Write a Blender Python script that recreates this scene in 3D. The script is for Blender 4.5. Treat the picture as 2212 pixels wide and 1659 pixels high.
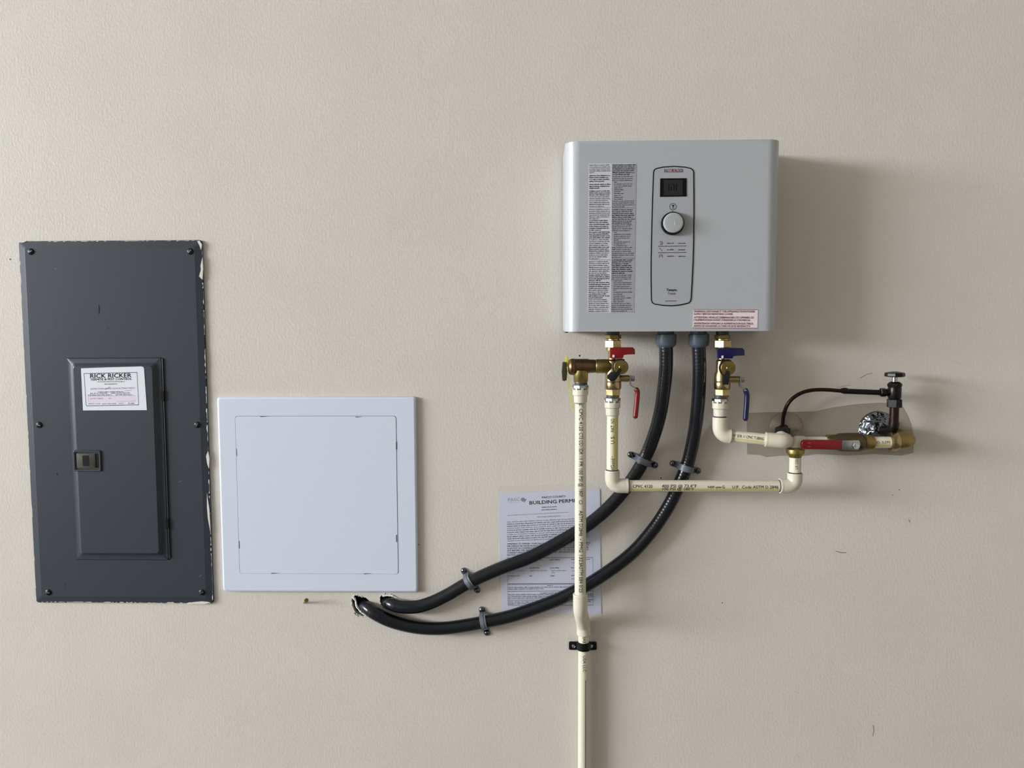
import bpy, bmesh, math, random
from mathutils import Vector, Matrix
from math import sin, cos, pi, radians, sqrt, atan2
random.seed(7)
S = bpy.context.scene
for o in list(bpy.data.objects): bpy.data.objects.remove(o)
COL = S.collection

# ------------------------------------------------------------ camera
FPX = 1660.0; DIST = 1.55; CAMZ = 1.45
CAMP = Vector((0, -DIST, CAMZ))
_p, _y, _r = radians(4.0676), radians(-1.3461), radians(-0.2260)
FW = Vector((sin(_y)*cos(_p), cos(_y)*cos(_p), -sin(_p)))
_rt = Vector((cos(_y), -sin(_y), 0)); _up = _rt.cross(FW)
RT = _rt*cos(_r) + _up*sin(_r); UP = _up*cos(_r) - _rt*sin(_r)
cd = bpy.data.cameras.new('camera'); cam = bpy.data.objects.new('camera', cd); COL.objects.link(cam)
cd.sensor_width = 36; cd.lens = FPX/2212*36; cd.clip_start = 0.02; cd.clip_end = 50
cam.matrix_world = Matrix(((RT.x, UP.x, -FW.x, CAMP.x), (RT.y, UP.y, -FW.y, CAMP.y), (RT.z, UP.z, -FW.z, CAMP.z), (0, 0, 0, 1)))
S.camera = cam

# ------------------------------------------------------------ light and exposure
w = bpy.data.worlds.new('world'); S.world = w; w.use_nodes = True
bg = w.node_tree.nodes['Background']; bg.inputs[0].default_value = (1.0, 0.95, 0.88, 1); bg.inputs[1].default_value = 0.26
ld = bpy.data.lights.new('door_daylight', 'AREA'); ld.shape = 'RECTANGLE'; ld.size = 4.4; ld.size_y = 1.7
ld.energy = 1950; ld.color = (0.88, 0.93, 1.0)
lo = bpy.data.objects.new('door_daylight', ld); COL.objects.link(lo)
lo.location = (-10.9, -4.1, 3.0); lo.rotation_euler = (radians(90), 0, radians(-90+8))
S.view_settings.view_transform = 'Standard'; S.view_settings.look = 'None'
S.view_settings.exposure = -0.05; S.view_settings.gamma = 1; S.view_settings.use_curve_mapping = False

# ------------------------------------------------------------ helpers
def ray(px, py): return FW*FPX + RT*(px-1106) - UP*(py-829.5)
def P(px, py, d=0.0):
    "a photograph pixel turned into the point at distance d in front of the wall"
    v = ray(px, py); return CAMP + v*((DIST-d)/v.y)
def mpp(d): return (DIST-d)/FPX
def lin(c):
    c = c/255; return c/12.92 if c <= .04045 else ((c+.055)/1.055)**2.4
def mat(name, rgb, rough=.5, metal=0, bump=None, var=0, vscale=8, coat=0, rvar=0, alpha=1, spec=.5):
    m = bpy.data.materials.new(name); m.use_nodes = True; nt = m.node_tree; b = nt.nodes['Principled BSDF']
    c = (lin(rgb[0]), lin(rgb[1]), lin(rgb[2]), 1)
    b.inputs['Base Color'].default_value = c; b.inputs['Roughness'].default_value = rough; b.inputs['Metallic'].default_value = metal
    b.inputs['Coat Weight'].default_value = coat; b.inputs['Alpha'].default_value = alpha; b.inputs['Specular IOR Level'].default_value = spec
    tc = nt.nodes.new('ShaderNodeTexCoord')
    if var or rvar:
        n = nt.nodes.new('ShaderNodeTexNoise'); n.inputs['Scale'].default_value = vscale; n.inputs['Detail'].default_value = 6
        nt.links.new(tc.outputs['Object'], n.inputs['Vector'])
        if var:
            r = nt.nodes.new('ShaderNodeMapRange'); r.inputs[1].default_value = .3; r.inputs[2].default_value = .7
            r.inputs[3].default_value = 1-var; r.inputs[4].default_value = 1+var
            nt.links.new(n.outputs[0], r.inputs[0])
            mx = nt.nodes.new('ShaderNodeVectorMath'); mx.operation = 'SCALE'; mx.inputs[0].default_value = c[:3]
            nt.links.new(r.outputs[0], mx.inputs['Scale']); nt.links.new(mx.outputs[0], b.inputs['Base Color'])
        if rvar:
            r = nt.nodes.new('ShaderNodeMapRange'); r.inputs[1].default_value = .3; r.inputs[2].default_value = .7
            r.inputs[3].default_value = max(0, rough-rvar); r.inputs[4].default_value = rough+rvar
            nt.links.new(n.outputs[0], r.inputs[0]); nt.links.new(r.outputs[0], b.inputs['Roughness'])
    if bump:
        sc, dist, stretch = bump
        mp = nt.nodes.new('ShaderNodeMapping'); mp.inputs['Scale'].default_value = (1, 1, stretch)
        n = nt.nodes.new('ShaderNodeTexNoise'); n.inputs['Scale'].default_value = sc; n.inputs['Detail'].default_value = 3; n.inputs['Roughness'].default_value = .45
        bp = nt.nodes.new('ShaderNodeBump'); bp.inputs['Strength'].default_value = 1; bp.inputs['Distance'].default_value = dist
        nt.links.new(tc.outputs['Object'], mp.inputs[0]); nt.links.new(mp.outputs[0], n.inputs['Vector'])
        nt.links.new(n.outputs[0], bp.inputs['Height']); nt.links.new(bp.outputs[0], b.inputs['Normal'])
    return m

def thing(name, label, cat, loc, group=None):
    o = bpy.data.objects.new(name, None); COL.objects.link(o); o.location = loc; o.empty_display_size = .02
    o['label'] = label; o['category'] = cat
    if group: o['group'] = group
    return o
def org(o):
    while o.parent: o = o.parent
    return o.location
def part(name, bm, m, parent=None, label=None, kind=None, ang=35, loc=None):
    me = bpy.data.meshes.new(name)
    off = Vector(loc) if loc is not None else (org(parent).copy() if parent else Vector())
    bmesh.ops.recalc_face_normals(bm, faces=bm.faces) if ang else None
    bmesh.ops.translate(bm, verts=bm.verts, vec=-off)
    for f in bm.faces: f.smooth = bool(ang)
    bm.to_mesh(me); bm.free()
    if ang: me.set_sharp_from_angle(angle=radians(ang))
    for f in me.polygons:
        if f.area > .004: f.use_smooth = False
    o = bpy.data.objects.new(name, me); COL.objects.link(o)
    if m: me.materials.append(m)
    if parent: o.parent = parent
    elif loc is not None: o.location = off
    if label: o['label'] = label
    if kind: o['kind'] = kind
    elif name == 'lettering': o['kind'] = 'stuff'
    return o
def NB(): return bmesh.new()
def frame(ax):
    ax = Vector(ax).normalized(); h = Vector((0, 0, 1)) if abs(ax.z) < .9 else Vector((1, 0, 0))
    u = ax.cross(h).normalized(); return ax, u, ax.cross(u)
def rev(bm, A, axis, prof, n=28, rot=0):
    "solid of revolution: profile (t, r) along axis from A"
    ax, u, v = frame(axis); A = Vector(A); rings = []
    for t, r in prof:
        rings.append([bm.verts.new(A+ax*t+(u*cos(rot+2*pi*k/n)+v*sin(rot+2*pi*k/n))*r) for k in range(n)])
    for a, b in zip(rings, rings[1:]):
        for k in range(n): bm.faces.new((a[k], a[(k+1) % n], b[(k+1) % n], b[k]))
    bm.faces.new(rings[0]); bm.faces.new(rings[-1][::-1]); return bm
def vrev(cx, prof, d, n=28, rot=0, bm=None):
    "vertical turned piece given as (y px, half width px) at depth d"
    bm = bm or NB(); ys = [p[0] for p in prof]; ym = sum(ys)/len(ys); X = P(cx, ym, d)
    pr = [(P(cx, ys[0], d).z-P(cx, y, d).z, r*mpp(d)) for y, r in prof]
    return rev(bm, (X.x, -d, P(cx, ys[0], d).z), (0, 0, -1), pr, n, rot)
def hrev(cy, prof, d, n=28, rot=0, bm=None):
    "horizontal turned piece given as (x px, half width px)"
    bm = bm or NB(); xs = [p[0] for p in prof]; xm = sum(xs)/len(xs); Z = P(xm, cy, d)
    pr = [(P(x, cy, d).x-P(xs[0], cy, d).x, r*mpp(d)) for x, r in prof]
    return rev(bm, (P(xs[0], cy, d).x, -d, Z.z), (1, 0, 0), pr, n, rot)
def frev(px, py, d, prof, n=28, rot=0, bm=None):
    "turned piece standing out of the wall: (depth, radius px)"
    bm = bm or NB(); A = P(px, py, d)
    return rev(bm, (A.x, 0, A.z), (0, -1, 0), [(t, r*mpp(d)) for t, r in prof], n, rot)
def spline(pts, step):
    pts = [Vector(p) for p in pts]; pts = [pts[0]*2-pts[1]]+pts+[pts[-1]*2-pts[-2]]; out = []
    for i in range(1, len(pts)-2):
        a, b, c, e = pts[i-1:i+3]; n = max(2, int((c-b).length/step))
        for k in range(n):
            t = k/n; out.append(.5*((2*b)+(c-a)*t+(2*a-5*b+4*c-e)*t*t+(3*b-a-3*c+e)*t**3))
    out.append(pts[-2]); return out
def tube(bm, pts, r, n=16, rfun=None):
    pts = [Vector(p) for p in pts]; T = [(pts[min(i+1, len(pts)-1)]-pts[max(i-1, 0)]).normalized() for i in range(len(pts))]
    _, u, v = frame(T[0]); rings = []; s = 0
    for i, p in enumerate(pts):
        if i: s += (p-pts[i-1]).length
        u = (u-T[i]*u.dot(T[i])).normalized(); v = T[i].cross(u); rr = rfun(s) if rfun else r
        rings.append([bm.verts.new(p+(u*cos(2*pi*k/n)+v*sin(2*pi*k/n))*rr) for k in range(n)])
    for a, b in zip(rings, rings[1:]):
        for k in range(n): bm.faces.new((a[k], a[(k+1) % n], b[(k+1) % n], b[k]))
    bm.faces.new(rings[0]); bm.faces.new(rings[-1][::-1]); return bm
def bend(A, C, B, rad, k=8):
    "path A - corner C - B with a rounded corner"
    A, C, B = Vector(A), Vector(C), Vector(B); a = (A-C).normalized(); b = (B-C).normalized(); out = [A]
    p0, p1 = C+a*rad, C+b*rad
    for i in range(k+1):
        t = i/k; out.append(p0*(1-t)**2+C*2*t*(1-t)+p1*t*t)
    out.append(B); return out
def box(bm, c, s, rot=None):
    M = Matrix.Translation(Vector(c)) @ (rot.to_4x4() if rot else Matrix()) @ Matrix.Diagonal((*s, 1))
    bmesh.ops.create_cube(bm, size=1, matrix=M); return bm
def bev(bm, w, seg=2, edges=None):
    bmesh.ops.bevel(bm, geom=edges or bm.edges[:], offset=w, segments=seg, affect='EDGES', profile=.5); return bm
def slab(poly, d0, d1, bevel=0, seg=2, bm=None, px=True):
    "polygon (px at its front plane d1, or (x, z) metres) given thickness from d0 to d1"
    bm = bm or NB()
    xz = [(P(a, b, d1).x, P(a, b, d1).z) for a, b in poly] if px else poly
    f = [bm.verts.new((x, -d1, z)) for x, z in xz]; g = [bm.verts.new((x, -d0, z)) for x, z in xz]; n = len(f)
    F = bm.faces.new(f); bm.faces.new(g[::-1])
    for i in range(n): bm.faces.new((f[i], g[i], g[(i+1) % n], f[(i+1) % n]))
    if bevel: bmesh.ops.bevel(bm, geom=list(F.edges), offset=bevel, segments=seg, affect='EDGES', profile=.5)
    return bm
def rrect(x0, z0, x1, z1, r, k=4):
    out = []
    for cx, cz, a0 in ((x1-r, z1-r, 0), (x0+r, z1-r, 90), (x0+r, z0+r, 180), (x1-r, z0+r, 270)):
        for i in range(k+1):
            a = radians(a0+90*i/k); out.append((cx+r*cos(a), cz+r*sin(a)))
    return out
def pxrect(tl, tr, br, bl, d):
    "the upright rectangle (x0, z0, x1, z1) seen at these four corners"
    A, B, C, D = P(*tl, d), P(*tr, d), P(*br, d), P(*bl, d)
    return (A.x+D.x)/2, (C.z+D.z)/2, (B.x+C.x)/2, (A.z+B.z)/2
def ringstrip(bm, pts, wd, d, closed=True, h=.0002):
    "thin printed/raised line of width wd px along px points"
    n = len(pts); L, R = [], []
    for i in range(n):
        a = Vector(pts[(i-1) % n] if closed or i else pts[i]); b = Vector(pts[(i+1) % n] if closed or i < n-1 else pts[i])
        t = (b-a).normalized(); q = Vector((t.y, -t.x))*wd/2; c = Vector(pts[i])
        L.append(bm.verts.new(P(*(c+q), d+h))); R.append(bm.verts.new(P(*(c-q), d+h)))
    for i in range(n if closed else n-1):
        j = (i+1) % n; bm.faces.new((L[i], R[i], R[j], L[j]))
    return bm

# ---- flat print: real letters for what can be read, letter-like strokes for what cannot
_fc = {}
def glyphs(s, bold=0):
    if (s, bold) in _fc: return _fc[(s, bold)]
    cu = bpy.data.curves.new('t', 'FONT'); cu.body = s; cu.size = 1; cu.offset = bold; cu.resolution_u = 2
    ob = bpy.data.objects.new('t', cu); COL.objects.link(ob); me = ob.to_mesh()
    vs = [v.co.xy.copy() for v in me.vertices]; fs = [tuple(p.vertices) for p in me.polygons]
    ob.to_mesh_clear(); bpy.data.objects.remove(ob); bpy.data.curves.remove(cu)
    x0 = min(v.x for v in vs); x1 = max(v.x for v in vs)
    r = ([((v.x-x0)/(x1-x0), v.y/.69) for v in vs], fs); _fc[(s, bold)] = r; return r
def onplane(d): return lambda q: P(q[0], q[1], d)
def oncyl(A, B, r):
    A, B = Vector(A), Vector(B); ax = (B-A).normalized()
    def f(q):
        v = ray(*q).normalized(); w_ = CAMP-A; dv = v-ax*v.dot(ax); dw = w_-ax*w_.dot(ax)
        a, b, c = dv.dot(dv), 2*dv.dot(dw), dw.dot(dw)-r*r; D = max(b*b-4*a*c, 0)
        return CAMP+v*((-b-sqrt(D))/(2*a))
    return f
def write(bm, s, p0, p1, h, surf, bold=0, slices=0):
    p0, p1 = Vector(p0), Vector(p1)
    if bold:    # heavier strokes: the same letters printed again a hair to the side
        t = (p1-p0).normalized(); n_ = Vector((t.y, -t.x))
        for k_, (a_, b_) in enumerate(((0, 0), (1, 0), (.5, .8))):
            sk = lambda q, k_=k_: surf(q)+(CAMP-surf(q)).normalized()*4e-5*k_
            write(bm, s, p0+(t*a_+n_*b_)*h*bold*2.2, p1+(t*(a_-1)+n_*b_)*h*bold*2.2, h, sk, 0, slices)
        return bm
    vs, fs = glyphs(s, bold); u = p1-p0; t = u.normalized(); up = Vector((t.y, -t.x))*h
    sub = NB(); V = [sub.verts.new((a, b, 0)) for a, b in vs]
    for f in fs:
        try: sub.faces.new([V[i] for i in f])
        except ValueError: pass
    for k in range(slices):
        z = -.2+1.3*(k+.5)/slices
        bmesh.ops.bisect_plane(sub, geom=sub.verts[:]+sub.edges[:]+sub.faces[:], plane_co=(0, z, 0), plane_no=(0, 1, 0))
    W = {}
    for v in sub.verts: W[v] = bm.verts.new(surf(p0+u*v.co.x+up*v.co.y))
    for f in sub.faces:
        try: bm.faces.new([W[v] for v in f.verts])
        except ValueError: pass
    sub.free(); return bm
def quad(bm, surf, a, b, c, e):
    bm.faces.new([bm.verts.new(surf(q)) for q in (a, b, c, e)])
def scribble(bm, p0, p1, h, surf, weight=.45, pitch=None):
    "words too small to read"
    p0, p1 = Vector(p0), Vector(p1); L = (p1-p0).length; t = (p1-p0)/L; up = Vector((t.y, -t.x)); pitch = pitch or h*.62; x = 0
    def q(x0, x1, y0, y1):
        quad(bm, surf, p0+t*x0+up*y0, p0+t*x1+up*y0, p0+t*x1+up*y1, p0+t*x0+up*y1)
    while x < L-pitch:
        n = random.randint(2, 9)
        for k in range(n):
            if x > L-pitch*.8: break
            tall = random.random() < .3; y1 = h if tall else h*.72
            q(x, x+pitch*weight, 0 if random.random() > .1 else -h*.25, y1)
            c = random.random()
            if c < .5: q(x, x+pitch*.85, h*.30, h*.30+h*.26)
            elif c < .8: q(x, x+pitch*.85, 0, h*.24)
            else: q(x+pitch*.45, x+pitch*.8, 0, h*.7)
            x += pitch
        x += pitch*.75
    return bm

# ------------------------------------------------------------ materials
M_wall = mat('wall_paint', (206, 199, 188), .55, bump=(230, .00042, .65), var=.025, vscale=5)
M_patch = mat('patch_paint', (158, 150, 134), .6, bump=(90, .0006, 1), var=.05, vscale=20)
M_far = mat('far_wall_paint', (158, 152, 142), .7, var=.05)
M_floor = mat('concrete_floor', (112, 110, 104), .7, var=.1, vscale=6)
M_ceil = mat('ceiling_paint', (205, 203, 198), .8)
M_grey = mat('grey_enamel', (46, 52, 59), .5, spec=.35, bump=(300, .00004, 1))
M_greyd = mat('grey_enamel_door', (48, 54, 61), .42, spec=.4, bump=(300, .00004, 1))
M_dark = mat('blackened_steel', (24, 24, 24), .4, metal=.5)
M_olive = mat('olive_plastic', (60, 58, 40), .5, spec=.3)
M_black = mat('black_plastic', (7, 7, 8), .4, spec=.25)
M_paint = mat('old_wall_paint', (214, 208, 198), .7)
M_plastic = mat('white_plastic', (208, 213, 226), .42)
M_heater = mat('white_enamel', (173, 175, 177), .28, coat=.2)
M_ctrl = mat('control_face', (164, 165, 168), .45)
M_ink = mat('black_ink', (8, 8, 9), .7, spec=.2)
M_inkg = mat('grey_ink', (52, 52, 56), .7)
M_inkf = mat('faint_ink', (118, 116, 122), .8)
M_red_ink = mat('red_ink', (112, 14, 28), .6)
M_lab1 = mat('silver_label', (198, 197, 204), .4)
M_lab2 = mat('grey_label', (156, 155, 160), .45)
M_warn = mat('pink_label', (228, 214, 216), .4)
M_screen = mat('lcd_screen', (40, 43, 41), .3, spec=.3)
M_knob = mat('knob_silver', (166, 168, 168), .34)
M_brass = mat('brass', (172, 152, 112), .26, metal=1, rvar=.08, vscale=40, var=.1)
M_bronze = mat('bronze', (122, 96, 70), .4, metal=1, rvar=.1, vscale=60, var=.15)
M_obrass = mat('dull_brass', (148, 130, 78), .4, metal=1, rvar=.1, vscale=60, var=.15)
M_vbody = mat('aged_bronze', (96, 84, 62), .42, metal=.9, rvar=.1, vscale=60, var=.15)
M_sdark = mat('dull_screw_steel', (104, 106, 108), .25, metal=1)
M_esc = mat('escutcheon_metal', (142, 134, 120), .34, metal=.7, var=.08, vscale=40)
M_steel = mat('steel', (178, 180, 184), .25, metal=1)
M_chrome = mat('chrome', (205, 208, 212), .14, metal=1)
M_foil = mat('crinkled_chrome', (128, 134, 140), .12, metal=1, bump=(24, .035, 1))
M_gasket = mat('dark_gasket', (58, 58, 60), .5)
M_cpvc = mat('cream_cpvc', (214, 206, 184), .3, coat=.1, var=.02, vscale=15)
M_cpvc2 = mat('cream_cpvc_fitting', (206, 198, 178), .34, var=.02, vscale=15)
M_ylw = mat('yellow_stripe', (202, 190, 120), .4)
M_red = mat('red_vinyl', (116, 8, 13), .3)
M_blue = mat('blue_vinyl', (8, 9, 62), .3)
M_rubber = mat('black_strap', (9, 9, 10), .5)
M_tag = mat('yellow_tag', (216, 214, 60), .5)
M_tagc = mat('clear_yellow_tag', (212, 210, 120), .4, alpha=.45)
M_jacket = mat('conduit_jacket', (17, 19, 24), .22, spec=.45)
M_conn = mat('conduit_connector', (76, 85, 96), .32)
M_strap = mat('galvanised_strap', (104, 110, 117), .45, metal=.2)
M_caulk = mat('white_caulk', (226, 224, 218), .6, bump=(220, .002, 1))
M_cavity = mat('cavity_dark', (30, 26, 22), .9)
M_paper = mat('permit_paper', (198, 200, 216), .6)
M_sleeve = mat('clear_sleeve', (225, 225, 225), .12, alpha=.06)
M_sticker = mat('sticker_paper', (222, 222, 228), .55)
M_pink = mat('sticker_pink', (222, 208, 222), .55)
M_copper = mat('dark_copper', (38, 18, 14), .32, metal=.6)
M_blk = mat('blackened_fitting', (17, 11, 9), .35, metal=.5)
M_putty = mat('putty', (30, 26, 20), .8)

# ------------------------------------------------------------ the room
HOLES = [((783, 1304), [(760, 1304), (759, 1296), (764, 1287), (770, 1286), (778, 1289), (790, 1291), (800, 1300), (806, 1312), (803, 1322), (793, 1329), (783, 1331), (776, 1327), (768, 1324), (763, 1314)]),
         ((836, 1300), [(821, 1301), (820, 1293), (824, 1285), (832, 1283), (842, 1284), (854, 1291), (864, 1298), (866, 1308), (858, 1316), (846, 1318), (834, 1314), (825, 1309)])]
def loop(bm, pts):
    v = [bm.verts.new(p) for p in pts]; return v, [bm.edges.new((v[i], v[(i+1) % len(v)])) for i in range(len(v))]
bm = NB(); es = []
v, e = loop(bm, [(-11.0, 0, 0), (2.6, 0, 0), (2.6, 0, 4.15), (-11.0, 0, 4.15)]); es += e; rims = []
for c, h in HOLES:
    q = [P(*a, 0) for a in h]; v, e = loop(bm, q); es += e; rims.append(v)
bmesh.ops.triangle_fill(bm, edges=es, use_beauty=True)
for f in bm.faces:
    if f.normal.y > 0: f.normal_flip()
for v in rims:
    back = [bm.verts.new(a.co+Vector((0, .013, 0))) for a in v]
    for i in range(len(v)):
        j = (i+1) % len(v); bm.faces.new((v[i], v[j], back[j], back[i]))
wall = part('wall_back', bm, M_wall, ang=0); wall['kind'] = 'structure'
for f in wall.data.polygons: f.use_smooth = False
for c, h in HOLES:
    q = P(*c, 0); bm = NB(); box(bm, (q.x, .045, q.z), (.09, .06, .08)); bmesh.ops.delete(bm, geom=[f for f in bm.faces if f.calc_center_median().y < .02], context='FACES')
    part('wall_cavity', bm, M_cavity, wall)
def structure(name, c, s, m):
    o = part(name, box(NB(), c, s), m, ang=0); o['kind'] = 'structure'; return o
structure('floor', (-4.15, -3.25, -.05), (13.7, 6.5, .1), M_floor)
structure('ceiling', (-4.15, -3.25, 4.2), (13.7, 6.5, .1), M_ceil)
structure('wall_right', (2.65, -3.25, 2.075), (.1, 6.5, 4.15), M_far)
structure('wall_front', (-4.15, -6.55, 2.075), (13.7, .1, 4.15), M_far)
# drywall repair around the stub-outs
pp = [(1613, 893), (1640, 891), (1700, 890), (1762, 889), (1800, 880), (1850, 873), (1900, 870), (1945, 871), (1950, 882), (1958, 896), (1966, 915), (1974, 938), (1974, 978), (1948, 984), (1890, 981), (1830, 984), (1760, 980), (1725, 986), (1690, 984), (1655, 987), (1640, 982), (1613, 981)]
part('drywall_patch', slab(pp, -.001, .0012, .0006, 1), M_patch, wall, 'darker repaired drywall around the wall stubs')
# small scuffs and dots that stay on the wall
def scuff(pts, wd, m=M_inkg):
    bm = NB(); ringstrip(bm, pts, wd, 0, closed=False, h=.0004); part('scuff', bm, m, wall, ang=0)
scuff([(1805, 1191), (1812, 1192), (1818, 1194), (1828, 1194)], 1.1)
scuff([(1858, 817), (1866, 812), (1874, 808), (1885, 806)], .9, M_inkf)
scuff([(1809, 837), (1822, 834), (1836, 832)], .7, M_inkf)
for a, b, r in ((1252, 768.5, 1.6), (1942.5, 1058, 1), (1428, 1032.5, 1.2), (1928, 1069, .8), (22, 560, 1.2), (905, 1176, .9), (1560, 1302, 1)): scuff([(a-r, b), (a+r, b)], r*2, M_ink)
scuff([(1963, 1122), (1965, 1128)], 1.4, M_inkf); scuff([(1886, 1566), (1888, 1578), (1885, 1590)], 1.2, M_inkf)

# ------------------------------------------------------------ electrical panel
ep = thing('electrical_panel', 'dark grey steel electrical load centre set in the wall, with small hinged door', 'electrical panel', P(260, 1303, 0))
x0, z0, x1, z1 = pxrect((40, 521), (436, 518.5), (461, 1304), (78, 1301), .004)
cov = rrect(x0, z0, x1, z1, .006); D0 = .006
bm = NB()
# cover sheet with a sloping rim on every side
def terraced(bm, x0, z0, x1, z1, steps):
    rings = []
    for ins, d, r in steps: rings.append([bm.verts.new((x, -d, z)) for x, z in rrect(x0+ins, z0+ins, x1-ins, z1-ins, r)])
    n = len(rings[0])
    for a, b in zip(rings, rings[1:]):
        for i in range(n): bm.faces.new((a[i], a[(i+1) % n], b[(i+1) % n], b[i]))
    bm.faces.new(rings[-1]); bm.faces.new(rings[0][::-1]); return bm
terraced(bm, x0, z0, x1, z1, [(0, -.002, .006), (0, .0035, .006), (.0012, .0050, .005), (.012, .0066, .004), (.014, .0070, .004)])
part('cover', bm, M_grey, ep)
dx0, dz0, dx1, dz1 = pxrect((144.8, 773), (349, 774.5), (364, 1208.5), (167, 1208), .007)
g = .0012
part('door_gap', slab(rrect(dx0-g, dz0-g, dx1+.0035, dz1+g, .003), .0066, .0073, px=False), M_black, ep, 'black gap around the door')
bm = NB()
terraced(bm, dx0, dz0, dx1, dz1, [(0, .0070, .002), (0, .0085, .002), (.0006, .0090, .002), (.009, .0090, .005), (.0105, .0100, .005), (.0145, .0150, .006), (.0160, .0158, .006)])
door = part('door', bm, M_greyd, ep)
# rolled edge on the hinge side
part('door_edge', tube(NB(), [(dx1+.0028, -.0085, dz0+.003), (dx1+.0028, -.0085, dz1-.001)], .0013, 10), M_greyd, ep)
for (a, b) in ((844, 866), (1120, 1142)):
    xx = 347.5 if a < 1000 else 360; q0, q1 = P(xx, a, .009), P(xx, b, .009)
    part('hinge', bev(box(NB(), ((dx1+.0012), -.0095, (q0.z+q1.z)/2), (.0065, .003, q0.z-q1.z)), .0006, 1), M_black, ep)
# latch: recessed surround, olive slide and slot
lx0, lz0, lx1, lz1 = pxrect((157, 971.5), (219, 971.5), (221, 1019), (160, 1019), .016)
bm = NB()
o_ = rrect(lx0, lz0, lx1, lz1, .004); steps = [(0, .0105, .004), (.001, .0180, .004), (.0022, .0188, .003), (.0045, .0186, .002), (.0055, .0163, .0015)]
terraced(bm, lx0, lz0, lx1, lz1, steps)
latch = part('latch', bm, M_greyd, ep, 'recessed olive slide latch')
sx0, sz0, sx1, sz1 = lx0+.0075, lz0+.008, lx1-.0125, lz1-.0075
part('latch_slide', slab(rrect(sx0, sz0, sx1, sz1, .001), .0150, .0177, .0006, px=False), M_olive, latch)
part('latch_recess', slab(rrect(sx1+.0004, sz0, lx1-.0062, sz1, .001), .0155, .0166, px=False), M_black, latch)
cx = (sx0+sx1)/2
part('slot', slab(rrect(cx-.0066, (sz0+sz1)/2-.0108, cx+.0062, (sz0+sz1)/2+.0108, .0008), .0170, .0181, px=False), M_black, latch)
# cover screws
for a, b in ((66, 543.5), (410.5, 543), (84, 918), (426, 918), (104, 1280), (436, 1280)):
    q = P(a, b, .008); bm = rev(NB(), (q.x, -.0066, q.z), (0, -1, 0), [(0, .0068), (.001, .0066), (.0022, .0052), (.003, .0028), (.0032, .001)], 20)
    s = part('screw', bm, M_dark, ep)
    part('screw_slot', box(NB(), (q.x, -.0098, q.z), (.0085, .0006, .0010), Matrix.Rotation(radians(random.uniform(-70, 70)), 3, 'Y')), M_steel, s)
# ragged remains of wall paint along the rim
bm = NB()
def ragged(p, q, amp, n, side, prob=.6):
    p, q = Vector(p), Vector(q); t = (q-p).normalized(); nn = Vector((-t.y, t.x))*side
    vals = [max(.15, amp*random.random()**2) for _ in range(n+1)]
    on = [random.random() < prob for _ in range(n)]
    for i in range(n):
        if not on[i]: continue
        a = p+(q-p)*i/n; b = p+(q-p)*(i+1)/n
        quad(bm, onplane(.0052), a, b, b+nn*vals[i+1], a+nn*vals[i])
ragged((436.2, 528), (460, 1296), 2.6, 130, 1, .8); ragged((90, 1300.5), (455, 1303.5), 2.6, 80, -1, .8)
ragged((50, 521.8), (430, 519.3), 1.6, 70, 1, .5); ragged((41, 530), (78, 1296), 1.2, 90, -1, .35)
part('paint_residue', bm, M_paint, ep, 'ragged cream wall paint left along the rim', 'stuff', ang=0)
def flake(poly): part('paint_flake', slab(poly, .0035, .0060), M_paint, ep, ang=0)
flake([(426, 521), (431, 520), (436, 528), (434, 540), (431, 531)])
flake([(437, 556), (433, 574), (434, 582), (430, 597), (437, 604), (438.5, 580)])
flake([(449, 975), (445, 985), (447, 1000), (451, 1012), (452, 990)]); flake([(447, 1065), (447, 1095), (449, 1120), (454.5, 1150), (452, 1100)])
flake([(40, 521), (46, 519.5), (58, 520.5), (50, 524), (44, 524)]); flake([(400, 1304), (420, 1300.5), (436, 1299), (448, 1300), (455, 1302), (440, 1305)])
def scratch(pts, wd, m):
    bm = NB(); ringstrip(bm, pts, wd, .0072, False); part('scratch', bm, m, ep, ang=0)
scratch([(213.5, 659), (214, 668), (213.6, 678)], 1.3, M_ink); scratch([(231, 708.5), (235, 709.5)], 1.3, M_ink)
scratch([(122.5, 1022), (124, 1026)], 1.6, M_ink); scratch([(141, 1262), (141.5, 1266)], 1.2, M_ink)
scratch([(117, 697), (118, 703)], 1, M_inkf); scratch([(385, 1041), (393, 1039)], .8, M_inkf)
scratch([(431, 1246), (436, 1241)], .9, M_inkf); scratch([(118.5, 580), (122, 581)], .8, M_inkf)
# inspection sticker
K = lambda x, y: (140+x/10.05, 770+y/10.05)
stk = part('sticker', slab([K(350, 258), K(900, 238), K(1655, 217), K(1695, 225), K(1718, 262), K(1782, 1166), K(1000, 1168), K(395, 1172)], .0158, .0164), M_sticker, ep, 'white inspection sticker', ang=0)
sf = onplane(.01655)
bm = NB(); ringstrip(bm, [K(*q) for q in ((415, 372), (1565, 345), (1603, 1050), (462, 1072))], 1.3, .0164)
write(bm, 'RICK RICKER', K(550, 470), K(1447, 452), 8.9, sf, .025); write(bm, 'TERMITE & PEST CONTROL', K(555, 526), K(1455, 508), 4.6, sf, .02)
part('lettering', bm, M_ink, stk, ang=0)
bm = NB()
scribble(bm, K(705, 560), K(1300, 553), 2.2, sf); scribble(bm, K(865, 612), K(1130, 606), 2.6, sf)
write(bm, 'INSPECTION', K(560, 722), K(850, 716), 3.2, sf); write(bm, 'INSPECTION & TREATMENT', K(870, 716), K(1525, 700), 3.2, sf)
scribble(bm, K(720, 782), K(1280, 772), 2.4, sf); scribble(bm, K(550, 812), K(930, 806), 2.4, sf); scribble(bm, K(1000, 808), K(1430, 800), 2.4, sf)
scribble(bm, K(500, 850), K(1020, 842), 2.4, sf); scribble(bm, K(1100, 842), K(1460, 836), 2.4, sf)
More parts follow.
